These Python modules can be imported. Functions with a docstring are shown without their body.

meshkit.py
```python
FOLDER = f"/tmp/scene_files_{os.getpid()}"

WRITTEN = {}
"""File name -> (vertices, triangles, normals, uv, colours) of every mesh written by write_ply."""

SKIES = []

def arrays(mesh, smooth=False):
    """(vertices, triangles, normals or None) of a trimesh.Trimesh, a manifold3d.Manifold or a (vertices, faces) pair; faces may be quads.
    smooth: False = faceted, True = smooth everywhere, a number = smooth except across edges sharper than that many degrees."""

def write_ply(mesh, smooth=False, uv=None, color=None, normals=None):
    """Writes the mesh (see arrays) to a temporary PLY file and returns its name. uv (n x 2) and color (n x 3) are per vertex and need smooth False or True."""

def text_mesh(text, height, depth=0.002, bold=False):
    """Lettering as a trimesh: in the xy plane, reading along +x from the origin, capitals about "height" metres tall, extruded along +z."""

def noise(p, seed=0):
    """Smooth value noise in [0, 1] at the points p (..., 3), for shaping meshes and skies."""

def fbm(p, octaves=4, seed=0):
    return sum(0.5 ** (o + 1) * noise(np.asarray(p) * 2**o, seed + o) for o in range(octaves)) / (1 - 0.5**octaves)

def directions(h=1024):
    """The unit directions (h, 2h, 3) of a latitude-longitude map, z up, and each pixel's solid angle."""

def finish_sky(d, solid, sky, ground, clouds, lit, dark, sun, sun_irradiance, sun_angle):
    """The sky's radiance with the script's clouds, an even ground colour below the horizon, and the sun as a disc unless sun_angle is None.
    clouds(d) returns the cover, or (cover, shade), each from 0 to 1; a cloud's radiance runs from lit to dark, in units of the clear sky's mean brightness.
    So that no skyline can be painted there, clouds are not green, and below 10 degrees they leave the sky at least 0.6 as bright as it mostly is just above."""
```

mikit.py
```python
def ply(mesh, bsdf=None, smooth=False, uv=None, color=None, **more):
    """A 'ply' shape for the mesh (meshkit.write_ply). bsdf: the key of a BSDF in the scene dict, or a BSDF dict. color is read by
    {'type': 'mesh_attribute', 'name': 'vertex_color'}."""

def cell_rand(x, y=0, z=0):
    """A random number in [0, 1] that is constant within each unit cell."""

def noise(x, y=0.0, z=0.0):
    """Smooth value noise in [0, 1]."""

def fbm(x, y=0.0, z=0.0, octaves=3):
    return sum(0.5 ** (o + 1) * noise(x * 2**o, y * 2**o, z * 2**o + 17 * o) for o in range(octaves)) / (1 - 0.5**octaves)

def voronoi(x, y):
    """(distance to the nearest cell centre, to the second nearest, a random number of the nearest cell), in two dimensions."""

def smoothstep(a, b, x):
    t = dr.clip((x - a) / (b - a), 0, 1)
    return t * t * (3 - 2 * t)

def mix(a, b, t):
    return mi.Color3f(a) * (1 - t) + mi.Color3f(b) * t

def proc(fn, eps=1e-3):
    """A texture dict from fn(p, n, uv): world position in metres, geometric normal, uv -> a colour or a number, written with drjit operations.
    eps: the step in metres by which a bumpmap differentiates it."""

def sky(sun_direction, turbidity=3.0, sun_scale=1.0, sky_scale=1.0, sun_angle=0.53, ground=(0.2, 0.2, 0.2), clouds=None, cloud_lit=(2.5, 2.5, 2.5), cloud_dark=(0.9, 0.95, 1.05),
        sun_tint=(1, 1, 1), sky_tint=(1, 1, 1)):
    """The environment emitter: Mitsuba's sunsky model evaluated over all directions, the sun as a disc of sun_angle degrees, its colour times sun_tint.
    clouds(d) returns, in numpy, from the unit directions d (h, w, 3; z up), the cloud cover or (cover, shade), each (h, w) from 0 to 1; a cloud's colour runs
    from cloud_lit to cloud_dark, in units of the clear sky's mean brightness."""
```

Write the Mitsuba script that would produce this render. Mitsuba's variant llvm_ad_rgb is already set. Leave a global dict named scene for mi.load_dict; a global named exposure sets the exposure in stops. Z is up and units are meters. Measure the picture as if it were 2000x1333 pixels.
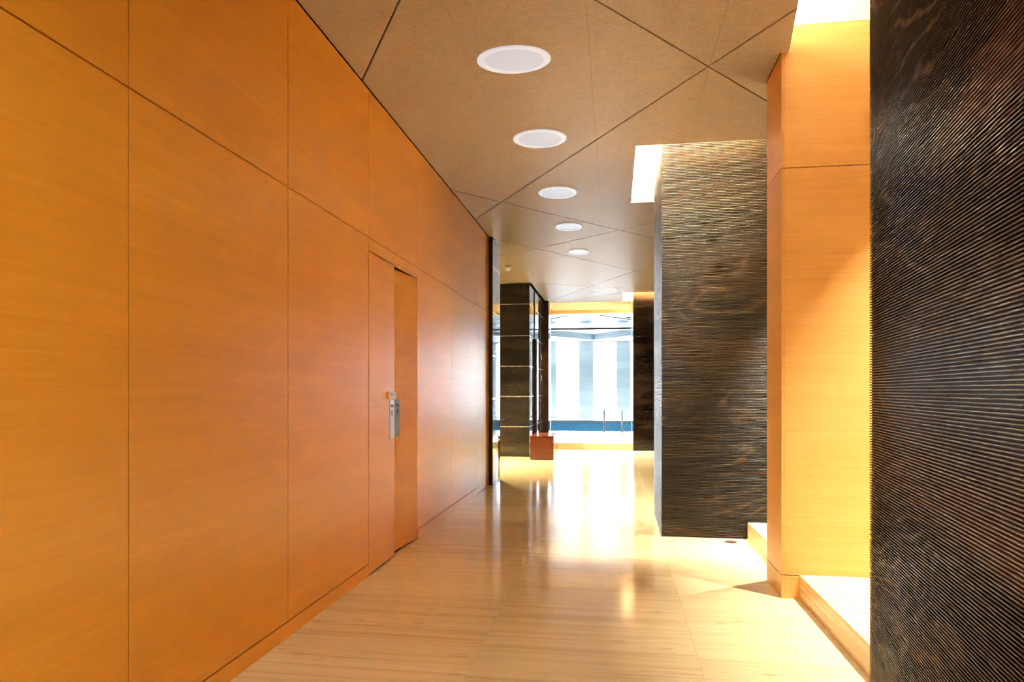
import math
import numpy as np
import drjit as dr
import trimesh
import mitsuba as mi
import shapely
from shapely.geometry import Polygon, LineString
from shapely.ops import split as shp_split
import mikit
import meshkit
from mikit import noise, fbm, smoothstep, mix, cell_rand

T = mi.ScalarTransform4f
rng = np.random.default_rng(7)
scene, labels = {}, {}

# ------------------------------------------------------------------ camera
F, VPX, HZ, EYE = 1330.0, 1199.4, 763.5, 1.25
YAW = math.atan((VPX - 1000.0) / F)
SN, CS = math.sin(YAW), math.cos(YAW)
scene['camera'] = {
    'type': 'perspective', 'fov': math.degrees(2 * math.atan(1000.0 / F)), 'fov_axis': 'x',
    'to_world': T().look_at(origin=[0, 0, EYE], target=[-SN, CS, EYE], up=[0, 0, 1]),
    'principal_point_offset_x': 0.0, 'principal_point_offset_y': (666.5 - HZ) / 1333.0,
    'near_clip': 0.02, 'far_clip': 200.0,
}
exposure = 4.5

# ------------------------------------------------------------------ lights
WARM = np.array([1.0, 0.72, 0.40])
WARM2 = np.array([1.0, 0.85, 0.60])
DAY = np.array([0.84, 0.94, 1.04])
SCALE = 0.125         # the lamps' powers below are for an exposure of 1.5 stops


def spot(key, pos, target, power, color=WARM2, cutoff=60, beam=35):
    scene[key] = {'type': 'spot', 'to_world': T().look_at(origin=list(pos), target=list(target), up=[0, 1, 0]),
                  'intensity': {'type': 'rgb', 'value': [float(v) for v in np.asarray(color) * power * SCALE]},
                  'cutoff_angle': float(cutoff), 'beam_width': float(beam)}


spot('light_unseen_near_bay', (1.88, 3.62, 3.62), (1.85, 3.62, 0), 75, np.array([1.0, 0.93, 0.77]), cutoff=28, beam=4)  # unseen spot above the near ledge, lights the ledge and floor beside it
spot('light_unseen_middle_bay', (1.88, 5.34, 3.62), (1.85, 5.30, 0), 85, np.array([1.0, 0.93, 0.77]), cutoff=27, beam=4)  # unseen spot above the middle ledge, lights the floor between the columns
for _i, _y in enumerate((0.0, -0.9, -1.8)):
    spot(f'light_unseen_corridor_{_i + 1}', (-0.25, _y, 3.27), (-0.25, _y, 0), 6.0, np.array([1.0, 0.94, 0.82]), cutoff=82, beam=25)  # out of view overhead and behind, placed to light near wall and floor
spot('light_threshold', (-0.35, 13.84, 3.27), (-0.35, 13.84, 0), 36, np.array([1.0, 0.92, 0.76]), cutoff=45, beam=15)
spot('light_threshold_step', (-0.356, 14.43, 3.27), (-0.356, 14.43, 0), 16, np.array([1.0, 0.92, 0.76]), cutoff=45, beam=15)
spot('light_unseen_lobby', (-2.35, 11.15, 3.25), (-2.30, 11.30, 0), 62, np.array([1.0, 0.78, 0.46]), cutoff=48, beam=8)  # unseen lobby lamp, placed to light the floor before the pillar

STRIP_POWER = {'near': 70.0, 'column': 110.0, 'far': 60.0, 'lintel': 30.0, 'lamp': 7000.0}
WINDOW_POWER = 5.0


def area(power, color, weight=0.5):
    return {'type': 'area', 'radiance': {'type': 'rgb', 'value': [float(v) for v in np.asarray(color) * power * SCALE]}, 'sampling_weight': float(weight)}


# ------------------------------------------------------------------ materials
def lin(r, g, b):
    return [((c / 255) / 12.92 if c / 255 < 0.04045 else ((c / 255 + 0.055) / 1.055) ** 2.4) for c in (r, g, b)]


def prin(key, color, rough=0.4, spec=0.5, metal=0.0, **kw):
    col = color if isinstance(color, dict) else {'type': 'rgb', 'value': [float(v) for v in color]}
    scene[key] = {'type': 'twosided', 'bsdf': {'type': 'principled', 'base_color': col, 'roughness': rough if isinstance(rough, dict) else float(rough),
                                               'specular': float(spec), 'metallic': float(metal), **kw}}


def wood_fn(c0, c1, c2, sc=1.0):
    def f(p, n, uv):
        h = (p.x + p.y) * sc
        z = p.z
        broad = fbm(h * 0.55 + 3, z * 5.0, p.x * 0.3, 3)
        streak = fbm(h * 1.6, z * 75.0 + 2 * broad, 1.7, 3)
        fine = noise(h * 6.0, z * 420.0, 4.0)
        t = 0.45 * broad + 0.40 * streak + 0.15 * fine
        c = mix(c0, c1, smoothstep(0.25, 0.6, t))
        return mix(c, c2, smoothstep(0.5, 0.8, t))
    return f


WOOD = mikit.proc(wood_fn((0.58, 0.245, 0.012), (0.63, 0.28, 0.016), (0.68, 0.315, 0.024)))
PALE_WOOD = mikit.proc(wood_fn((0.66, 0.365, 0.105), (0.72, 0.42, 0.135), (0.76, 0.46, 0.165)))
RED_WOOD = mikit.proc(wood_fn((0.105, 0.026, 0.013), (0.15, 0.040, 0.020), (0.19, 0.056, 0.03)))
prin('wood', WOOD, 0.36, 0.8)
prin('pale_wood', PALE_WOOD, 0.42, 0.4)
prin('red_wood', RED_WOOD, 0.07, 0.5)


def floor_fn(p, n, uv):
    cx = dr.floor((p.x + 1.67) / 1.029)
    ry = dr.floor((p.y - 3.12 + 0.45 * cx) / 0.9)
    seed = cell_rand(cx + 50, ry + 50, 3)
    y = p.y + seed * 7.0
    x = p.x + seed * 3.0
    warp = noise(x * 0.9, y * 2.0, 0.5) * 0.05
    a = fbm(x * 0.45, (y + warp) * 26.0, seed * 9, 4)
    b = fbm(x * 1.1, (y + warp) * 90.0, 2.0, 3)
    pit = smoothstep(0.80, 0.90, noise(x * 9.0, y * 160.0, 5.0)) * smoothstep(0.5, 0.75, noise(x * 1.7, y * 5.0, 8.0))
    t = 0.62 * a + 0.38 * b
    c = mix((0.58, 0.470, 0.245), (0.69, 0.590, 0.345), smoothstep(0.28, 0.52, t))
    c = mix(c, (0.76, 0.67, 0.43), smoothstep(0.55, 0.75, t))
    c = mix(c, (0.36, 0.21, 0.08), 0.55 * pit)
    return c * (0.90 + 0.14 * seed)


prin('floor_stone', mikit.proc(floor_fn), 0.11, 0.42)
prin('step_stone', mikit.proc(floor_fn), 0.25, 0.5)


def riser_fn(p, n, uv):
    h = p.x + p.y
    a = fbm(h * 0.8, p.z * 45.0, 3.0, 4)
    b = noise(h * 2.0, p.z * 190.0, 6.0)
    return mix((0.50, 0.33, 0.17), (0.68, 0.50, 0.29), smoothstep(0.25, 0.75, 0.7 * a + 0.3 * b))


prin('riser_stone', mikit.proc(riser_fn), 0.3, 0.45)


def ceiling_fn(p, n, uv):
    w = 0.5 * noise(p.x * 160.0, p.y * 75.0, 1.0) + 0.5 * noise(p.x * 22.0, p.y * 240.0, 2.0)
    fade = smoothstep(9.0, 4.0, p.y)
    weave = dr.sin(p.y * 2 * math.pi / 0.012) * 0.5 + 0.5
    t = 0.5 + (w - 0.5) * 0.9 + (weave - 0.5) * 0.35 * fade
    s = (p.x + 0.88) / 0.735
    d = dr.abs(s - dr.round(s)) * 0.735
    seam = smoothstep(0.005, 0.0015, d) * smoothstep(0.25, 0.5, noise(p.y * 1.3, dr.round(s), 4.0))
    c = mix((0.300, 0.240, 0.187), (0.435, 0.357, 0.293), t)
    return mix(c, (0.22, 0.15, 0.10), seam * 0.4)


prin('ceiling_fabric', mikit.proc(ceiling_fn), 0.42, 0.32)


def marble_fn(scale, dark, mid, tan, line_gain, line_width=0.20):
    def f(p, n, uv):
        u = (p.x * 0.9 + p.y) * scale
        z = p.z * scale
        w1 = fbm(u * 0.8, z * 2.6, 0.3, 4)
        w2 = fbm(u * 0.8 + 7.1, z * 2.6 + 3.3, 1.3, 3)
        h = fbm(u * 0.6 + 1.2 * w1, z * 1.6 + 1.4 * w2, 2.0, 3) * 14.0 + z * 9.0 + 5.0 * w1
        fr = h - dr.floor(h)
        ln = smoothstep(line_width, 0.02, dr.abs(fr - 0.5)) * smoothstep(0.42, 0.70, noise(u * 1.6, z * 3.6, 6.0))
        blot = smoothstep(0.36, 0.70, fbm(u * 0.7 + w1, z * 3.4 + w2, 5.0, 4))
        grain = noise(u * 22.0, z * 60.0, 9.0)
        c = mix(dark, mid, dr.clip(blot * 0.9 + (grain - 0.5) * 0.5, 0, 1))
        vein = smoothstep(0.60, 0.78, fbm(u * 0.45 + 1.5 * w2, z * 1.6 + w1, 11.0, 3))
        c = mix(c, tan, 0.22 * vein)
        return mix(c, tan, dr.clip(ln * line_gain * (0.4 + 1.2 * grain), 0, 1))
    return f


prin('ribbed_stone', mikit.proc(marble_fn(1.0, (0.018, 0.010, 0.006), (0.095, 0.050, 0.025), (0.26, 0.15, 0.075), 0.22)), 0.26, 0.35)
prin('column_stone', mikit.proc(marble_fn(1.0, (0.010, 0.0055, 0.0035), (0.040, 0.021, 0.011), (0.20, 0.115, 0.055), 0.24)), 0.34, 0.3)
prin('polished_stone', mikit.proc(marble_fn(1.9, (0.004, 0.003, 0.002), (0.014, 0.0075, 0.005), (0.13, 0.075, 0.042), 0.55, 0.08)), 0.035, 0.5)
prin('black', (0.006, 0.005, 0.004), 0.5, 0.3)
prin('black_gloss', (0.006, 0.005, 0.006), 0.06, 0.5)
prin('post_gloss', (0.022, 0.013, 0.013), 0.05, 0.5)
prin('plaster', (0.80, 0.74, 0.64), 0.6, 0.3)
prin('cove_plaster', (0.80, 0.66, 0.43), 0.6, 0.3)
prin('beam_wood', (0.66, 0.33, 0.07), 0.4, 0.4)
prin('white_paint', (0.82, 0.85, 0.87), 0.4, 0.4)
prin('pool_white', (0.44, 0.45, 0.45), 0.4, 0.4)
prin('white_plastic', (0.83, 0.86, 0.88), 0.35, 0.4)
prin('added_glow_acrylic', (0.25, 0.25, 0.25), 0.4, 0.4)
prin('added_glow_rim', (0.40, 0.40, 0.40), 0.35, 0.4)
prin('steel', (0.72, 0.72, 0.72), 0.16, 0.5, 1.0)
prin('chrome', (0.62, 0.64, 0.66), 0.06, 0.5, 1.0)
prin('plate_steel', (0.62, 0.66, 0.72), 0.30, 0.5, 1.0)
prin('brass', (0.88, 0.66, 0.34), 0.45, 0.5, 1.0)
prin('bronze', (0.05, 0.03, 0.022), 0.3, 0.5)
prin('ink', (0.012, 0.012, 0.014), 0.5, 0.3)
prin('dark_trim', (0.045, 0.022, 0.017), 0.35, 0.4)
prin('coping', (0.36, 0.38, 0.37), 0.35, 0.4)


def tile_fn(p, n, uv):
    s = 0.05
    gx, gy, gz = p.x / s, p.y / s, p.z / s
    r = cell_rand(dr.floor(gx) + 400, dr.floor(gy) + 400, dr.floor(gz) + 400)
    return mix((0.16, 0.44, 0.62), (0.27, 0.57, 0.72), r)


def planks_fn(p, n, uv):
    r = noise(p.x * 0.6, p.y * 2.4, 1.0) * 0.6 + 0.4 * noise(p.x * 1.5, p.y * 9.0, 3.0)
    return mix((0.20, 0.22, 0.25), (0.35, 0.375, 0.40), r)


def vein_white_fn(p, n, uv):
    r = fbm(p.x * 0.5 + p.y * 0.5, p.z * 4.0, 2.0, 3)
    return mix((0.47, 0.51, 0.50), (0.56, 0.59, 0.575), smoothstep(0.3, 0.7, r))


prin('pool_tile', mikit.proc(tile_fn), 0.2, 0.5)
prin('pool_planks', mikit.proc(planks_fn), 0.35, 0.5)
prin('pool_wall', mikit.proc(vein_white_fn), 0.3, 0.5)


# ------------------------------------------------------------------ helpers
def number(key):
    if key not in taken:
        taken.add(key)
        return key
    k = 1
    while f'{key}_{k:03d}' in taken:
        k += 1
    taken.add(f'{key}_{k:03d}')
    return f'{key}_{k:03d}'


taken = set()


def add(key, mesh, mat, smooth=False, **more):
    """One entry of the scene under the next free key."""
    key = number(key)
    scene[key] = mikit.ply(mesh, mat, smooth=smooth, **more)
    return key


def thing(key, label, cat, group=None, kind=None):
    key = key if key in scene else number(key)
    labels[key] = {'label': label, 'category': cat}
    if group:
        labels[key]['group'] = group
    if kind:
        labels[key]['kind'] = kind
    return key


def struct(key, label, cat):
    return thing(key, label, cat, kind='structure')


def part_label(key, label=None, kind=None):
    labels[key] = {}
    if label:
        labels[key]['label'] = label
    if kind:
        labels[key]['kind'] = kind


def bx(x0, x1, y0, y1, z0, z1, b=0.0):
    """A box with edges chamfered by b."""
    if b <= 0:
        m = trimesh.creation.box(extents=(x1 - x0, y1 - y0, z1 - z0))
        m.apply_translation(((x0 + x1) / 2, (y0 + y1) / 2, (z0 + z1) / 2))
        return m
    pts = []
    lo, hi = (x0, y0, z0), (x1, y1, z1)
    for s in np.ndindex(2, 2, 2):
        c = [(lo, hi)[s[k]][k] for k in range(3)]
        inn = [c[k] + (b if s[k] == 0 else -b) for k in range(3)]
        for k in range(3):
            q = list(inn)
            q[k] = c[k]
            pts.append(q)
    return trimesh.convex.convex_hull(np.array(pts))


def cat(*ms):
    return trimesh.util.concatenate(list(ms))


def rect(x0, x1, y0, y1):
    return Polygon([(x0, y0), (x1, y0), (x1, y1), (x0, y1)])


def prism(poly, z0, z1):
    m = trimesh.creation.extrude_polygon(poly, z1 - z0, engine='earcut')
    m.apply_translation((0, 0, z0))
    return m


def lathe(profile, centre, n=48, sx=1.0, sy=1.0):
    m = trimesh.creation.revolve(np.array(profile), sections=n)
    m.apply_scale((sx, sy, 1))
    m.apply_translation(centre)
    return m


def tube(points, r, n=14):
    p = np.asarray(points, float)
    t = np.gradient(p, axis=0)
    t /= np.linalg.norm(t, axis=1, keepdims=True)
    ref = np.array([1.0, 0, 0])
    a = ref - t * (t @ ref)[:, None]
    a /= np.linalg.norm(a, axis=1, keepdims=True)
    b = np.cross(t, a)
    ang = np.arange(n) * 2 * np.pi / n
    v = p[:, None] + r * (np.cos(ang)[None, :, None] * a[:, None] + np.sin(ang)[None, :, None] * b[:, None])
    f = []
    for i in range(len(p) - 1):
        for j in range(n):
            k = (j + 1) % n
            f += [[i * n + j, i * n + k, (i + 1) * n + k], [i * n + j, (i + 1) * n + k, (i + 1) * n + j]]
    v = v.reshape(-1, 3)
    c0, c1 = len(v), len(v) + 1
    v = np.vstack([v, p[0], p[-1]])
    for j in range(n):
        k = (j + 1) % n
        f += [[c0, k, j], [c1, (len(p) - 1) * n + j, (len(p) - 1) * n + k]]
    m = trimesh.Trimesh(v, f, process=False)
    m.fix_normals()
    return m


def ribbed(path, z0, z1, pitch, depth, seg, seed, prof=((0.10, 0.0), (0.19, 0.92), (0.32, 1.0), (0.46, 1.0), (0.59, 0.92), (0.68, 0.0))):
    """Horizontal ribs with worn flat crests on an upright sheet that follows the path (2D points, the room on their left);
    the crests stand 'depth' proud of the path."""
    r = np.random.default_rng(seed)
    P = np.asarray(path, float)
    d = np.diff(P, axis=0)
    L = np.linalg.norm(d, axis=1)
    d /= L[:, None]
    nrm = np.stack([-d[:, 1], d[:, 0]], 1)
    pts, off = [], []
    for i in range(len(d)):
        k = max(1, int(round(L[i] / seg)))
        for j in range(k + (i == len(d) - 1)):
            t = j / k
            pts.append(P[i] * (1 - t) + P[i + 1] * t)
            if j == 0 and i > 0:
                q = nrm[i - 1] + nrm[i]
                q /= 1 + nrm[i - 1] @ nrm[i]
                off.append(q)
            else:
                off.append(nrm[i])
    pts, off = np.array(pts), np.array(off)
    n = int(round((z1 - z0) / pitch))
    h = (z1 - z0) / n
    m = len(pts)
    V, Fc = [], []
    for i in range(n):
        base = len(V) and sum(len(x) for x in V)
        rows = []
        tilt = r.normal(0, 0.004, m)
        dep = depth * (1 + r.normal(0, 0.012, m))
        chip = np.where(r.random(m) < 0.05, r.uniform(0.55, 0.95, m), 1.0)
        for q, (a, b) in enumerate(prof):
            zz = z0 + h * (i + a + (r.normal(0, 0.012, m) if b else 0))
            amount = dep * chip * b * (1 + (tilt if q in (1, 2) else -tilt if q in (3, 4) else 0))
            xy = pts + off * amount[:, None]
            rows.append(np.column_stack([xy, np.broadcast_to(zz, (m,))]))
        V.append(np.vstack(rows))
        j = np.arange(m - 1)
        for q in range(5):
            a0, a1 = base + q * m + j, base + (q + 1) * m + j
            Fc.append(np.column_stack([a0, a0 + 1, a1 + 1]))
            Fc.append(np.column_stack([a0, a1 + 1, a1]))
        for e in (0, m - 1):
            ids = [base + q * m + e for q in range(6)]
            Fc.append(np.array([[ids[0], ids[q], ids[q + 1]] for q in range(1, 5)]))
    return trimesh.Trimesh(np.vstack(V), np.vstack(Fc), process=False)


# ------------------------------------------------------------------ dimensions
W = -1.633          # face of the left wall
C = 3.28            # underside of the corridor ceiling
END = 15.68         # end of the corridor ceiling
BACK = -2.2

# ------------------------------------------------------------------ floor
add('floor', bx(-6.2, 3.0, BACK - 0.2, 18.6, -0.30, -0.03), 'step_stone')
struct('floor', 'pale cream vein-cut stone floor of large polished slabs', 'floor')
for ci in range(-3, 4):
    xa, xb = -1.67 + 1.029 * ci, -1.67 + 1.029 * (ci + 1)
    off = 3.12 - 0.45 * ci
    k0 = math.floor((BACK - off) / 0.9)
    for k in range(k0, 30):
        ya, yb = off + 0.9 * k, off + 0.9 * (k + 1)
        lo, hi = (BACK, 14.47) if ci >= 0 else (9.2, 12.9)
        ya, yb = max(ya, lo), min(yb, hi)
        x1 = min(xb, 1.45 if ya > 5.9 or yb < 2.4 else 1.12)
        if ya >= 7 and ci >= 0:
            x1 = min(xb, 1.6)
        if yb - ya < 0.05 or x1 - xa < 0.05:
            continue
        g = 0.0003
        add('floor__slab', bx(xa + g, x1 - g, ya + g, yb - g, -0.03, 0.0, 0.0004), 'floor_stone')

# ------------------------------------------------------------------ left wall of wooden panels
add('wall_left', cat(bx(W - 0.16, W - 0.022, BACK, 4.387, -0.03, C + 0.1), bx(W - 0.16, W - 0.022, 5.532, 8.835, -0.03, C + 0.1),
                     bx(W - 0.16, W - 0.022, 4.387, 5.532, 2.195, C + 0.1)), 'black')
struct('wall_left', 'long wall of satin orange-brown wood panels with thin dark joints', 'wall')
SEAMS = [BACK, -0.19, 0.956, 2.099, 3.242, 4.387, 5.532, 6.752, 8.06, 8.60, 8.83]
G = 0.0028
for i, (a, b) in enumerate(zip(SEAMS[:-1], SEAMS[1:])):
    g = G if i < 6 else 0.002
    x0 = W - 0.022
    add('wall_left__panel', bx(x0, W, a + g, b - g, 2.283 + G, C - 0.004, 0.0012), 'wood')
    if (a, b) == (4.387, 5.532):
        add('wall_left__panel', bx(x0, W, a + g, b - g, 2.197, 2.283 - G, 0.0012), 'wood')
    else:
        add('wall_left__panel', bx(x0, W, a + g, b - g, 0.080 + G if b < 8.3 else 0.006, 2.283 - G, 0.0012), 'wood')
add('baseboard_left', bx(W - 0.022, W + 0.001, BACK, 4.387, 0.0, 0.080 - G, 0.001), 'wood')
struct('baseboard_left', 'low orange-brown wooden skirting under the large near panels', 'baseboard')
add('baseboard_left', bx(W - 0.022, W + 0.001, 5.545, 8.06, 0.0, 0.080 - G, 0.001), 'wood')
struct('baseboard_left_001', 'low orange-brown wooden skirting between the door and the black stone pier', 'baseboard')

# door of two leaves, the far one ajar
struct('door_1', 'wooden double door flush with the panelled wall, its far leaf ajar', 'door')
leaf = add('door_1__leaf', bx(W - 0.042, W, 4.393, 4.930, 0.012, 2.188, 0.0012), 'wood')
pp = bx(W, W + 0.003, 4.826, 4.915, 0.895, 1.182, 0.001)
add(leaf + '__push_plate', pp, 'plate_steel')
part_label(leaf + '__push_plate', 'mirror-like metal push plate')


def strokes_tui(s):
    """The character for push, built from straight strokes in a square of side s, as boxes in the xy plane."""
    segs = [((0.02, 0.70), (0.36, 0.74)), ((0.20, 0.98), (0.20, 0.08)), ((0.20, 0.08), (0.08, 0.16)), ((0.0, 0.36), (0.36, 0.50)),
            ((0.56, 0.98), (0.42, 0.62)), ((0.50, 0.78), (0.50, 0.02)), ((0.70, 0.98), (0.74, 0.82)), ((0.50, 0.78), (0.98, 0.78)),
            ((0.73, 0.78), (0.73, 0.06)), ((0.50, 0.55), (0.94, 0.55)), ((0.50, 0.31), (0.94, 0.31)), ((0.50, 0.06), (1.0, 0.06))]
    ms = []
    for a, b in segs:
        a, b = np.array(a) * s, np.array(b) * s
        d = b - a
        m = trimesh.creation.box(extents=(np.linalg.norm(d) + 0.06 * s, 0.075 * s, 0.0006))
        m.apply_transform(trimesh.transformations.rotation_matrix(math.atan2(d[1], d[0]), (0, 0, 1)))
        m.apply_translation((*(a + b) / 2, 0.0003))
        ms.append(m)
    return cat(*ms)


def on_left_wall(m, y, z, x):
    """Lettering from the xy plane onto a plane that faces +x, reading towards +y."""
    R = np.array([[0, 0, 1, x], [1, 0, 0, y], [0, 1, 0, z], [0, 0, 0, 1.0]])
    m = m.copy()
    m.apply_transform(R)
    return m


txt = meshkit.text_mesh('PUSH', 0.021, 0.0006, bold=True)
w_txt = txt.bounds[1][0]
txt.apply_scale((0.068 / w_txt, 1, 1))
word = cat(on_left_wall(txt, 4.8365, 1.125, W + 0.003), on_left_wall(strokes_tui(0.042), 4.849, 1.064, W + 0.003))
add(leaf + '__lettering', word, 'ink')
part_label(leaf + '__lettering', 'dark PUSH lettering on the plate')
add(leaf + '__nameplate', bx(W, W + 0.012, 4.775, 4.936, 1.192, 1.240, 0.0015), 'brass')
part_label(leaf + '__nameplate', 'small brass plate')
marks = [bx(W + 0.012, W + 0.0126, 4.79 + 0.0165 * k, 4.80 + 0.0165 * k, 1.216, 1.229) for k in range(8)]
add(leaf + '__plate_marks', cat(*marks, bx(W + 0.012, W + 0.0126, 4.79, 4.915, 1.203, 1.206)), 'bronze')
# far leaf, hinged at its far edge, pushed 5 cm inwards
AJAR = math.atan2(0.052, 0.60)


def swung(m):
    m = m.copy()
    m.apply_translation((-W, -5.528, 0))
    m.apply_transform(trimesh.transformations.rotation_matrix(-AJAR, (0, 0, 1)))
    m.apply_translation((W, 5.528, 0))
    return m


leaf2 = add('door_1__leaf', swung(bx(W - 0.042, W, 4.936, 5.528, 0.012, 2.188, 0.0012)), 'wood')
add(leaf2 + '__push_plate', swung(bx(W, W + 0.003, 5.062, 5.150, 0.895, 1.182, 0.001)), 'plate_steel')
part_label(leaf2 + '__push_plate', 'dark mirror-like metal push plate')
add(leaf2 + '__lettering', swung(cat(on_left_wall(txt, 5.072, 1.125, W + 0.003), on_left_wall(strokes_tui(0.042), 5.085, 1.064, W + 0.003))), 'ink')
part_label(leaf2 + '__lettering', 'dark PUSH lettering on the plate')
add('wall_left__doorway_back', bx(W - 0.9, W - 0.16, 4.2, 5.7, -0.03, 2.4), 'black')

# ------------------------------------------------------------------ ceiling of panels split by slanting joints
C0 = Polygon([(1.040, 4.293), (1.040 - 0.157 * (4.293 - BACK), BACK), (2.7, BACK), (2.7, 4.293)])
C1 = Polygon([(0.18, 5.74), (1.45, 5.74), (1.45, 4.69), (2.7, 4.69), (2.7, 7.46), (0.18, 7.46)])
C2 = Polygon([(0.185, 14.28), (1.7, 14.28), (1.7, 16.0), (0.185, 16.0)])
COL = rect(0.994, 2.7, 4.293, 4.689)
outline = Polygon([(W, BACK), (1.45, BACK), (1.45, END), (-1.55, END), (-1.55, 12.75), (-6.1, 12.75), (-6.1, 9.43), (W, 9.43)])
plan = outline.difference(C0).difference(C1).difference(C2).difference(COL)
LINES = [((-1.1, 3.411), (-1.633, 4.264), 6.0, 0.2), ((-0.096, 3.561), (1.023, 4.939), 4.0, 3.0), ((0.96, 3.799), (-1.618, 7.895), 0.3, 0.2),
         ((-1.622, 6.73), (0.492, 9.22), 0.2, 3), ((0.448, 8.393), (-1.681, 10.168), 3, 8), ((-1.558, 9.005), (0.661, 12.233), 1.5, 3),
         ((0.602, 11.211), (-1.532, 15.506), 3, 0.2), ((-1.584, 12.707), (0.676, 13.897), 9, 3), ((0.75, 13.783), (-1.208, 15.554), 3, 2)]
pieces = [plan] if plan.geom_type == 'Polygon' else list(plan.geoms)
for a, b, ea, eb in LINES:
    a, b = np.array(a), np.array(b)
    u = (b - a) / np.linalg.norm(b - a)
    ln = LineString([a - u * ea, b + u * eb])
    nxt = []
    for g in pieces:
        nxt += [q for q in shp_split(g, ln).geoms] if ln.crosses(g) else [g]
    pieces = nxt
back_plan = plan
back_plan = back_plan if back_plan.geom_type == 'Polygon' else max(back_plan.geoms, key=lambda q: q.area)
add('ceiling', prism(back_plan.simplify(0.001), C + 0.018, C + 0.06), 'black')
struct('ceiling', 'brown woven-textured ceiling crossed by slanting dark joints', 'ceiling')
for g in pieces:
    if g.area < 0.002:
        continue
    h = g.buffer(-0.0055, join_style=2)
    for q in ([h] if h.geom_type == 'Polygon' else h.geoms):
        if q.area > 0.001:
            add('ceiling__panel', prism(q.simplify(0.0005), C, C + 0.018), 'ceiling_fabric')

# ------------------------------------------------------------------ shell of the places beside the corridor
add('wall_back', bx(W - 0.2, 2.9, BACK - 0.2, BACK, -0.03, C + 0.06), 'wood')  # unseen, closes the corridor behind the viewer for bounce and reflections
struct('wall_back', 'unseen wood wall closing the corridor behind the viewer for bounced light', 'wall')
add('wall_right', cat(bx(2.7, 2.9, BACK, 7.66, -0.03, 4.1), bx(1.45, 2.7, 7.46, 7.66, -0.03, 4.1)), 'pale_wood')
struct('wall_right', 'pale wood wall behind the raised stone ledges', 'wall')
add('wall_right', bx(1.45, 1.65, 7.66, 14.36, -0.03, C + 0.06), 'polished_stone')  # unseen wall, its dark stone chosen so the door plates reflect dark
struct('wall_right_001', 'unseen stone wall on the right behind the ribbed column, dark for the reflections in the door plates', 'wall')
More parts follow.
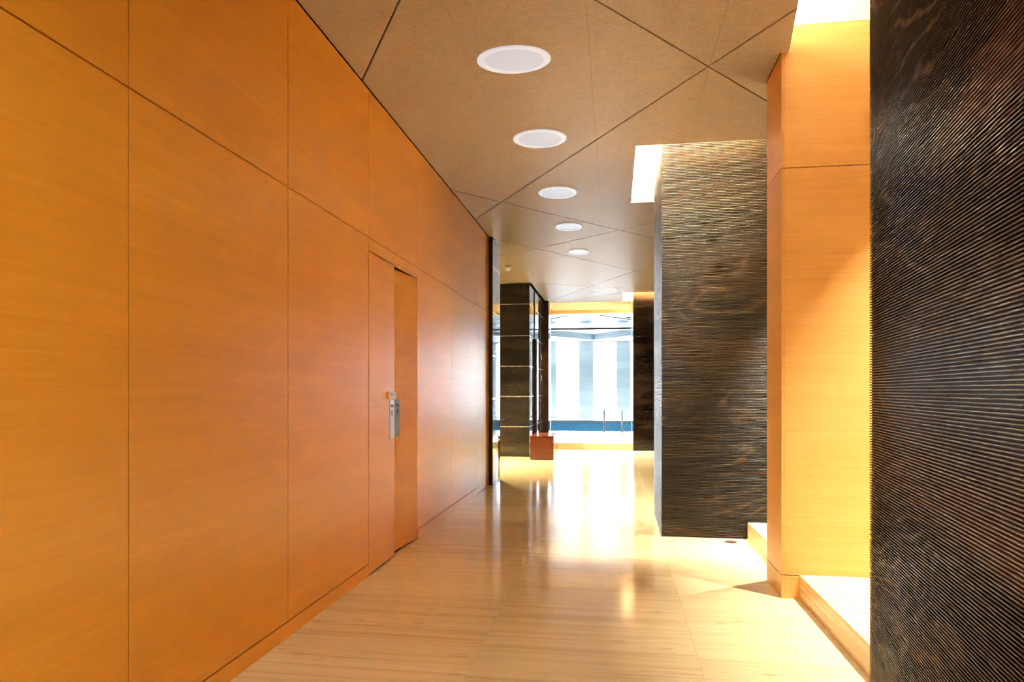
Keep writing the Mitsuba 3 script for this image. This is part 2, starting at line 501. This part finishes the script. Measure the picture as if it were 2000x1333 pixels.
add('wall_lobby', cat(bx(-6.3, -6.1, 9.0, 13.2, -0.03, C + 0.06), bx(-6.1, -1.96, 9.23, 9.43, -0.03, C + 0.06)), 'plaster')
struct('wall_lobby', 'cream plaster wall of the side lobby on the left', 'wall')

# plaster recesses above the ceiling openings
RT = 3.95


def recess(poly, key, label, strips, top=RT):
    outer = poly.buffer(0.16, join_style=2)
    ring = outer.buffer(0.04, join_style=2).difference(outer)
    rings = [ring] if ring.geom_type == 'Polygon' else list(ring.geoms)
    walls = [prism(q, C + 0.06, top) for q in rings]
    add(key, cat(*walls, prism(outer.buffer(0.04, join_style=2), top, top + 0.05)), 'plaster')
    struct(key, label, 'ceiling recess')


recess(C0.union(rect(1.04, 2.7, 4.2, 4.30)), 'ceiling_recess', 'white plaster light recess beside the near ribbed wall', None, 3.95)
recess(C1, 'ceiling_recess_001', 'white plaster light recess around the ribbed column', None, 3.95)
recess(C2, 'ceiling_recess_002', 'white plaster light recess around the far black column', None, 3.70)


def strip(key, m, power, color, label, group=None):
    k = number(key)
    scene[k] = mikit.ply(m, 'white_plastic', emitter=area(power, color))
    thing(k, label, 'light strip', group)
    return k


def slab_between(a, b, w, z, t=0.02):
    a, b = np.array(a, float), np.array(b, float)
    m = trimesh.creation.box(extents=(np.linalg.norm(b - a), w, t))
    m.apply_transform(trimesh.transformations.rotation_matrix(math.atan2(b[1] - a[1], b[0] - a[0]), (0, 0, 1)))
    m.apply_translation((*(a + b) / 2, z))
    return m


# unseen light strips, placed to light recesses and column tops, lie on top of the ceiling edge or under the recess roof
strip('light_strip', slab_between((0.95, 4.10), (0.30, 0.20), 0.05, C + 0.075), STRIP_POWER['near'], WARM2, 'glowing warm strip hidden on the ceiling edge beside the near ribbed wall')
strip('light_strip', bx(0.24, 1.40, 5.62, 5.66, 3.76, 3.80), 1.25 * STRIP_POWER['column'], WARM, 'glowing warm strip hidden above the ceiling edge in front of the ribbed column')
strip('light_strip', bx(0.06, 0.10, 5.80, 7.40, 3.76, 3.80), 1.5 * STRIP_POWER['column'], WARM2, 'glowing warm strip hidden above the ceiling edge left of the ribbed column')
k = number('unseen_recess_lamp')  # unseen lamp, placed to light the floor in front of the column
scene[k] = mikit.ply(lathe([(0.0, -0.02), (0.05, -0.02), (0.05, 0.0), (0.0, 0.0)], (0.29, 5.85, 3.90), 28), 'white_plastic', emitter=area(STRIP_POWER['lamp'], WARM2))
thing(k, 'unseen small round lamp in the light recess above the front corner of the ribbed column, placed to light the floor', 'light')
strip('light_strip', bx(0.14, 0.18, 14.3, 15.9, C + 0.065, C + 0.085), STRIP_POWER['far'], WARM, 'glowing warm strip hidden left of the far black column')
strip('light_strip', bx(0.24, 1.0, 14.14, 14.17, 3.60, 3.63), 30 * STRIP_POWER['far'], np.array([1.0, 0.78, 0.42]), 'glowing warm strip hidden in front of the far black column')
strip('light_strip', bx(-1.4, 0.15, END - 0.06, END - 0.02, C + 0.065, C + 0.085), STRIP_POWER['lintel'], WARM2, 'glowing warm strip hidden above the far ceiling edge')

# ------------------------------------------------------------------ near ribbed wall
P = 0.0104
A0 = np.array([1.030, 2.935])
DIR = np.array([0.135, 1.0]) / math.hypot(0.135, 1.0)
B0 = A0 - DIR * 4.3
key = struct('wall_ribbed', 'dark brown ribbed stone wall filling the right edge of the view', 'wall')
nrm = np.array([-DIR[1], DIR[0]])
body = Polygon([B0, A0, A0 - nrm * 0.16, B0 - nrm * 0.16])
add('wall_ribbed__core', prism(body, 0.0, 3.9), 'black')
levels = [0.0, 0.624, 1.248, 1.872, 2.496, 3.12, 3.9]
for i, (a, b) in enumerate(zip(levels[:-1], levels[1:])):
    add('wall_ribbed__slab', ribbed([B0, A0], a, b, P, 0.0095, 0.055, 100 + i), 'ribbed_stone')

# ------------------------------------------------------------------ ribbed column
key = thing('ribbed_column', 'broad dark ribbed stone column lit from a bright ceiling recess', 'column')
cx0, cx1, cy0, cy1 = 0.402, 1.60, 5.955, 7.08
D = 0.010
add('ribbed_column__core', bx(cx0 + D, cx1, cy0 + D, cy1 - D, 0.0, 3.9), 'black')
levels = [0.0, 0.54, 1.72, 2.90, 3.9]
for i, (a, b) in enumerate(zip(levels[:-1], levels[1:])):
    add('ribbed_column__slab', ribbed([(cx0 + D, cy1 - D), (cx0 + D, cy0 + D), (cx1, cy0 + D)][::-1], a, b, 0.0132, D, 0.06, 200 + i, ((0.04, 0.0), (0.14, 0.86), (0.30, 1.0), (0.54, 1.0), (0.70, 0.86), (0.80, 0.0))), 'column_stone')

# ------------------------------------------------------------------ wood clad column between the ledges
thing('wood_column', 'column clad in smooth honey-coloured wood between the two raised ledges', 'column')
wx, wy0, wy1 = 0.996, 4.295, 4.687
add('wood_column__core', bx(wx + 0.015, 2.7, wy0 + 0.015, wy1 - 0.015, 0.0, 3.44), 'black')
for z0, z1 in ((0.0, 0.139 - 0.0025), (0.139 + 0.0025, 2.590 - 0.0025), (2.590 + 0.0025, 3.445)):
    add('wood_column__panel', bx(wx + 0.016, 2.7, wy0, wy0 + 0.015, z0, z1, 0.0008), 'pale_wood')
    add('wood_column__panel', bx(wx, wx + 0.0155, wy0, wy1, z0, min(z1, C + 0.01), 0.0008), 'pale_wood')
add('wood_column__cornice', bx(wx - 0.0, 2.7, wy0 - 0.002, wy1, 3.446, RT), 'plaster')
part_label('wood_column__cornice', 'white plaster top in the light recess')

# ------------------------------------------------------------------ raised ledges
k = thing('stone_ledge', 'raised pale stone ledge between the near ribbed wall and the wood column', 'ledge')
add(k + '__riser', bx(1.098, 1.118, 2.2, 4.293, 0.0, 0.1395), 'riser_stone')
add(k + '__top', bx(1.098, 2.698, 2.2, 4.293, 0.1397, 0.144, 0.0008), 'step_stone')
k = thing('stone_ledge', 'raised pale stone ledge between the wood column and the ribbed column', 'ledge')
add(k + '__riser', bx(1.108, 1.128, 4.69, 5.945, 0.0, 0.1395), 'riser_stone')
add(k + '__top', bx(1.108, 2.698, 4.69, 5.945, 0.1397, 0.144, 0.0008), 'step_stone')

# ------------------------------------------------------------------ black stone pier at the end of the wooden wall
LV = [0.0, 0.567, 1.141, 1.712, 2.287, 2.888, C]


def clad_block(key, x0, x1, y0, y1, mat, levels=LV, hi=C, smat='steel', inset=0.010):
    add(key + '__core', bx(x0 + 0.006, x1 - 0.006, y0 + 0.006, y1 - 0.006, 0.0, hi), 'black')
    for a, b in zip(levels[:-1], levels[1:]):
        add(key + '__slab', bx(x0, x1, y0, y1, a + (0.006 if a > 0 else 0.0), b - (0.006 if b < hi - 0.01 else 0), 0.0015), mat)
    for z in levels[1:-1]:
        add(key + '__metal_strip', bx(x0 + 0.001, x1 - 0.001, y0 + 0.001, y1 - 0.001, z - 0.0055, z + 0.0055), smat)


k = thing('stone_pier', 'narrow polished black stone pier closing the end of the wooden wall', 'pier')
clad_block(k, -1.95, -1.582, 8.84, 9.43, 'polished_stone')
add(k + '__front_slab', bx(-1.630, -1.5815, 8.834, 8.840, 0.0, C - 0.002), 'black_gloss')
part_label(k + '__front_slab', 'plain black front edge')
k = thing('stone_pillar', 'large black veined stone pillar with bright metal strips behind the bench', 'pillar')
clad_block(k, -3.3, -1.578, 12.75, 15.30, 'polished_stone')
add(k + '__door_jamb', bx(-1.578, -1.566, 13.50, 13.57, 0.0, C - 0.004), 'black')
add(k + '__door_jamb', bx(-1.578, -1.53, 13.57, 13.66, 0.0, 2.29, 0.002), 'bronze')
add(k + '__joint', bx(-1.578, -1.575, 14.60, 14.64, 0.0, C - 0.004), 'black')
for z in (1.96, 1.52):
    add(k + '__hinge', bx(-1.578, -1.555, 14.58, 14.66, z - 0.06, z + 0.06, 0.003), 'bronze')
k = thing('end_post', 'tall glossy dark post where the corridor meets the pool hall', 'post')
add(k + '__shaft', bx(-1.66, -1.462, 15.305, 15.66, 0.0, C + 0.5, 0.002), 'post_gloss')
for z in (0.567, 1.141, 1.712, 2.287, 2.888):
    add(k + '__metal_strip', bx(-1.655, -1.4608, 15.306, 15.655, z - 0.004, z + 0.004), 'dark_trim')

# ------------------------------------------------------------------ far black column
k = thing('stone_column', 'far black veined stone column glowing gold at its top beside the pool', 'column')
add(k + '__core', bx(0.402, 1.59, 14.376, 15.55, 0.0, 3.68), 'black')
lv = [0.0, 0.16, 0.50, 1.13, 1.76, 2.38, 3.0, 3.68]
for a, b in zip(lv[:-1], lv[1:]):
    add(k + '__slab', bx(0.395, 1.60, 14.370, 15.56, a + (0.0008 if a else 0), b - 0.0008, 0.0012), 'polished_stone')

# ------------------------------------------------------------------ bench
k = thing('box_bench', 'reddish brown wooden box bench in front of the black pillar', 'bench')
add(k + '__body', bx(-1.500, -1.076, 12.20, 13.20, 0.012, 0.412, 0.003), 'red_wood')
add(k + '__plinth', bx(-1.490, -1.086, 12.21, 13.19, 0.0, 0.012), 'black')
add(k + '__top', bx(-1.504, -1.072, 12.19, 13.21, 0.414, 0.432, 0.003), 'red_wood')

# ------------------------------------------------------------------ ceiling lights and small devices
ORD = ['nearest and largest', 'second nearest', 'middle', 'second farthest', 'farthest and smallest']
for i, (x, y, rx, ry) in enumerate(((-0.608, 4.125, 0.227, 0.172), (-0.591, 5.45, 0.215, 0.197), (-0.572, 6.96, 0.197, 0.208), (-0.554, 8.435, 0.164, 0.192), (-0.513, 9.98, 0.145, 0.192))):
    k = thing('ceiling_light', f'round white recessed ceiling light with a faint added glow, {ORD[i]} of the row of five', 'light', 'round white ceiling lights')
    prof = [(0.80, 0.0), (0.80, -0.006), (0.82, -0.010), (0.97, -0.010), (1.0, -0.006), (1.0, -0.0005), (0.80, 0.0)]
    kk = number(k + '__rim')
    scene[kk] = mikit.ply(lathe(prof, (x, y, C), 64, rx, ry), 'added_glow_rim', smooth=30, emitter=area(0.166, (0.80, 1.0, 1.18), 0.02))  # faint glow added so the rim looks near white under warm bounce
    kk = number(k + '__diffuser')
    scene[kk] = mikit.ply(lathe([(0.0, -0.004), (0.80, -0.004), (0.80, -0.001), (0.0, -0.001), (0.0, -0.004)], (x, y, C), 64, rx, ry), 'added_glow_acrylic', emitter=area(0.155, (0.86, 1.0, 1.20), 0.03))  # weak added glow keeps the disc neutral white
k = thing('smoke_detector', 'small white domed smoke detector on the ceiling left of the ceiling lights', 'smoke detector')
add(k + '__base', lathe([(0.0, 0.0), (0.052, 0.0), (0.052, -0.012), (0.0, -0.012)], (-1.71, 10.955, C), 32), 'bronze')
add(k + '__dome', lathe([(0.0, -0.012), (0.056, -0.012), (0.056, -0.03), (0.048, -0.055), (0.03, -0.074), (0.0, -0.080)], (-1.71, 10.955, C), 32), 'white_plastic', 40)
DL = [(-0.351, 13.84, 'tiny recessed spot downlight in the ceiling before the pool, the nearer of two'), (-0.356, 14.43, 'tiny recessed spot downlight in the ceiling before the pool, the farther of two'),
      (-0.25, 0.0, 'unseen recessed spot downlight just above the viewer, placed to light the near wall and floor'), (-0.25, -0.9, 'unseen recessed spot downlight behind the viewer, placed to light the near wall and floor'), (-0.25, -1.8, 'unseen recessed spot downlight farthest behind the viewer, placed to light the near wall and floor')]
for (x, y, nm) in DL:
    k = thing('downlight', nm, 'light', 'recessed spot downlights')
    add(k + '__rim', lathe([(0.034, 0.0), (0.034, -0.004), (0.046, -0.004), (0.046, 0.0), (0.034, 0.0)], (x, y, C), 28), 'white_plastic')
    add(k + '__bulb', lathe([(0.0, -0.002), (0.034, -0.002), (0.034, 0.0), (0.0, 0.0)], (x, y, C), 28), 'chrome')
k = thing('floor_drain', 'small round metal floor drain at the foot of the ribbed column', 'drain')
add(k + '__ring', lathe([(0.036, 0.0005), (0.036, 0.003), (0.05, 0.003), (0.052, 0.0005), (0.036, 0.0005)], (0.951, 5.825, 0), 32), 'chrome')
add(k + '__cover', lathe([(0.0, 0.0005), (0.036, 0.0005), (0.036, 0.002), (0.0, 0.002)], (0.951, 5.825, 0), 32), 'bronze')

# ------------------------------------------------------------------ pool hall
HX0, HX1, HY1 = -9.0, 7.0, 27.45
PZ = 3.23
add('pool_deck', cat(bx(-1.46, 0.394, 14.48, 16.0, 0.0, 0.14, 0.002), bx(HX0, HX1, 16.0, 18.72, -0.03, 0.14, 0.002)), 'step_stone')
struct('pool_deck', 'raised pale stone deck one step up at the near side of the pool', 'deck')
add('pool_deck', bx(HX0, HX1, 25.43, HY1, -0.03, 0.14, 0.002), 'white_paint')
struct('pool_deck_001', 'narrow white ledge under the windows at the far side of the pool', 'deck')
k = struct('swimming_pool', 'swimming pool basin with bright blue mosaic tile and grey coping', 'swimming pool')
add(k + '__far_wall', bx(HX0, HX1, 25.39, 25.43, -1.3, 0.045), 'pool_tile')
add(k + '__coping', bx(HX0, HX1, 25.37, 25.43, 0.047, 0.139), 'coping')
add(k + '__near_wall', bx(HX0, HX1, 18.72, 18.76, -1.3, 0.12), 'pool_tile')
add(k + '__bottom', bx(HX0, HX1, 18.72, 25.43, -1.35, -1.3), 'pool_tile')
add(k + '__near_coping', bx(HX0, HX1, 18.72, 18.79, 0.121, 0.146, 0.002), 'white_paint')

for i, x in enumerate((-0.268, 0.213)):
    side = ('left', 'right')[i]
    k = thing('pool_handrail', f'curved polished metal handrail at the pool edge, {side} of the pair', 'handrail', 'handrails at the pool edge')
    t = np.linspace(0, math.pi, 24)
    arc = [(x, 18.86 + 0.22 - 0.22 * math.cos(a), 0.51 + 0.20 * math.sin(a)) for a in t]
    pts = [(x, 18.64 + 0.0, 0.147)] + [(x, 18.64 + 0.22 * q, 0.147 + 0.363 * q) for q in (0.15, 0.4, 0.7)] + arc + [(x, 19.30, 0.2), (x, 19.30, -0.8)]
    pts = np.array(pts)
    pts[:, 1] = np.where(pts[:, 1] < 18.86, 18.64 + 0.02 + (pts[:, 1] - 18.64), pts[:, 1])
    add(k + '__tube', tube(pts, 0.021), 'chrome', 40)
    add(k + '__flange', lathe([(0.0, 0.0), (0.055, 0.0), (0.05, 0.012), (0.022, 0.03), (0.0, 0.03)], (x, 18.66, 0.140), 28), 'chrome', 30)

# far wall with windows
wx0 = [-0.84 + 1.48 * q for q in range(-4, 4)]
WW, WZ0, WZ1 = 0.95, 0.16, 3.20
segs, x = [], HX0
for a in wx0:
    segs.append((x, a))
    x = a + WW
segs.append((x, HX1))
add('wall_pool', cat(*[bx(a, b, HY1, HY1 + 0.25, 0.14, 3.6) for a, b in segs], *[bx(a, a + WW, HY1, HY1 + 0.25, WZ1, 3.6) for a in wx0],
                     *[bx(a, a + WW, HY1, HY1 + 0.25, 0.10, WZ0) for a in wx0]), 'pool_wall')
struct('wall_pool', 'pale bluish stone wall with tall windows at the far end of the pool hall', 'wall')
for i, a in enumerate(wx0):
    seen = {3: 'tall glaring daylight window in the far pool wall, left of the two seen', 4: 'tall glaring daylight window in the far pool wall, right of the two seen'}
    k = struct(f'window_{i + 1}', seen.get(i, 'tall daylight window in the far pool wall hidden beside the two seen'), 'window')
    labels[k]['group'] = 'tall windows of the pool hall' if i in seen else 'hidden windows of the pool hall'
    kk = number(k + '__pane')
    scene[kk] = mikit.ply(bx(a + 0.03, a + WW - 0.03, HY1 + 0.10, HY1 + 0.12, WZ0 + 0.03, WZ1 - 0.03), 'white_plastic', emitter=area(WINDOW_POWER, DAY, 0.3))
    add(k + '__frame', cat(bx(a, a + 0.03, HY1 + 0.06, HY1 + 0.16, WZ0, WZ1), bx(a + WW - 0.03, a + WW, HY1 + 0.06, HY1 + 0.16, WZ0, WZ1),
                           bx(a + 0.03, a + WW - 0.03, HY1 + 0.06, HY1 + 0.16, WZ0, WZ0 + 0.03), bx(a + 0.03, a + WW - 0.03, HY1 + 0.06, HY1 + 0.16, WZ1 - 0.03, WZ1)), 'white_paint')
for nm, a in (('wall_pool_left', bx(HX0 - 0.2, HX0, 15.7, HY1 + 0.25, -0.03, 3.7)), ('wall_pool_right', bx(HX1, HX1 + 0.2, 15.7, HY1 + 0.25, -0.03, 3.7))):
    add(nm, a, 'pool_wall')
    struct(nm, 'pale stone side wall of the pool hall on the ' + nm.split('_')[-1], 'wall')
add('wall_pool_front', cat(bx(HX0, -1.47, 15.67, 16.0, -0.03, 3.9), bx(0.394, HX1, 15.57, 16.0, -0.03, 3.9)), 'pool_wall')
struct('wall_pool_front', 'wall between the corridor and the pool hall', 'wall')

# lintel: cove of gold light above a wooden beam
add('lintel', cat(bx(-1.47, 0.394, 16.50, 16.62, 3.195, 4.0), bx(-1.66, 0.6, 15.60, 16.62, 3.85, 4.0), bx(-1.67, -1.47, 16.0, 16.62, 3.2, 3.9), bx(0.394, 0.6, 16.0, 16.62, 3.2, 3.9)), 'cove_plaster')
thing('lintel', 'gold-lit plaster lintel above the opening to the pool hall', 'lintel', kind='structure')
add('lintel__beam', bx(-1.66, 0.6, 16.46, 16.64, 3.112, 3.194, 0.002), 'beam_wood')
part_label('lintel__beam', 'orange wooden lower beam')
add('lintel__trim', bx(-1.66, 0.6, 16.45, 16.66, 3.090, 3.111), 'white_paint')
part_label('lintel__trim', 'thin white trim')

# ceiling of the pool hall with a diamond-shaped coffer
xa = -0.80
DIA = Polygon([(xa, 17.55), (xa + 3.1, 22.2), (xa, 26.7), (xa - 3.1, 22.2)])
hall = rect(HX0, HX1, 16.0, HY1 + 0.1)
GR = Polygon([(0.05, 18.35), (1.9, 18.35), (1.9, 19.95), (1.15, 19.95)])
flat = hall.difference(DIA).difference(rect(-1.7, 0.6, 15.9, 16.66))
add('ceiling_pool', cat(*[prism(q, PZ, PZ + 0.03) for q in ([flat] if flat.geom_type == 'Polygon' else flat.geoms)]), 'pool_white')
struct('ceiling_pool', 'white ceiling of the pool hall with a diamond-shaped coffer', 'ceiling')
ring = DIA.buffer(0.02, join_style=2).difference(DIA)
add('ceiling_pool__coffer_side', prism(ring, PZ + 0.03, PZ + 0.22), 'pool_wall')
yk = 17.4
while yk < 26.7:
    q = DIA.intersection(rect(-6, 6, yk + 0.006, yk + 0.46 - 0.006))
    if not q.is_empty and q.area > 0.01:
        add('ceiling_pool__plank', prism(q, PZ + 0.20, PZ + 0.22), 'pool_planks')
    yk += 0.46
add('ceiling_pool__coffer_back', prism(DIA.buffer(0.02, join_style=2), PZ + 0.221, PZ + 0.26), 'dark_trim')
o1 = DIA.buffer(0.13, join_style=2)
for (a, b, mat) in ((0.0, 0.05, 'pool_white'), (0.05, 0.12, 'dark_trim')):
    ring = DIA.buffer(b, join_style=2).difference(DIA.buffer(a, join_style=2)).intersection(rect(-6, 6, 16.7, 22.2))
    for q in ([ring] if ring.geom_type == 'Polygon' else ring.geoms):
        k = add('ceiling_pool__rim', prism(q, PZ - 0.012, PZ), mat)
add('ceiling_pool__cross_beam', bx(-5.5, 4.0, 22.02, 22.10, PZ - 0.010, PZ + 0.035), 'dark_trim')
part_label('ceiling_pool__cross_beam', 'dark cross beam')
add('ceiling_pool__cross_board', bx(-5.5, 4.0, 22.10, 22.45, PZ - 0.010, PZ + 0.02), 'pool_white')
add('ceiling_pool__header', bx(-1.66, 0.6, 16.68, 16.76, 3.095, PZ), 'dark_trim')
part_label('ceiling_pool__header', 'dark header line')
k = thing('ceiling_grille', 'slatted dark and white ventilation grille in the pool hall ceiling', 'grille')
add(k + '__backing', prism(Polygon([(0.30, 18.6), (1.6, 18.6), (1.6, 19.9), (1.02, 19.9)]), PZ - 0.004, PZ), 'black')
for j in range(7):
    x0 = 0.36 + 0.16 * j
    q = Polygon([(x0, 18.6), (x0 + 0.07, 18.6), (x0 + 0.07, 19.9), (x0, 19.9)]).intersection(Polygon([(0.30, 18.6), (1.6, 18.6), (1.6, 19.9), (1.02, 19.9)]))
    if not q.is_empty and q.area > 0.001:
        add(k + '__slat', prism(q, PZ - 0.03, PZ - 0.004), 'pool_white')
add('roof', bx(-9.3, 7.3, BACK - 0.3, HY1 + 0.4, 4.12, 4.2), 'black')
struct('roof', 'dark slab above the ceilings', 'roof')
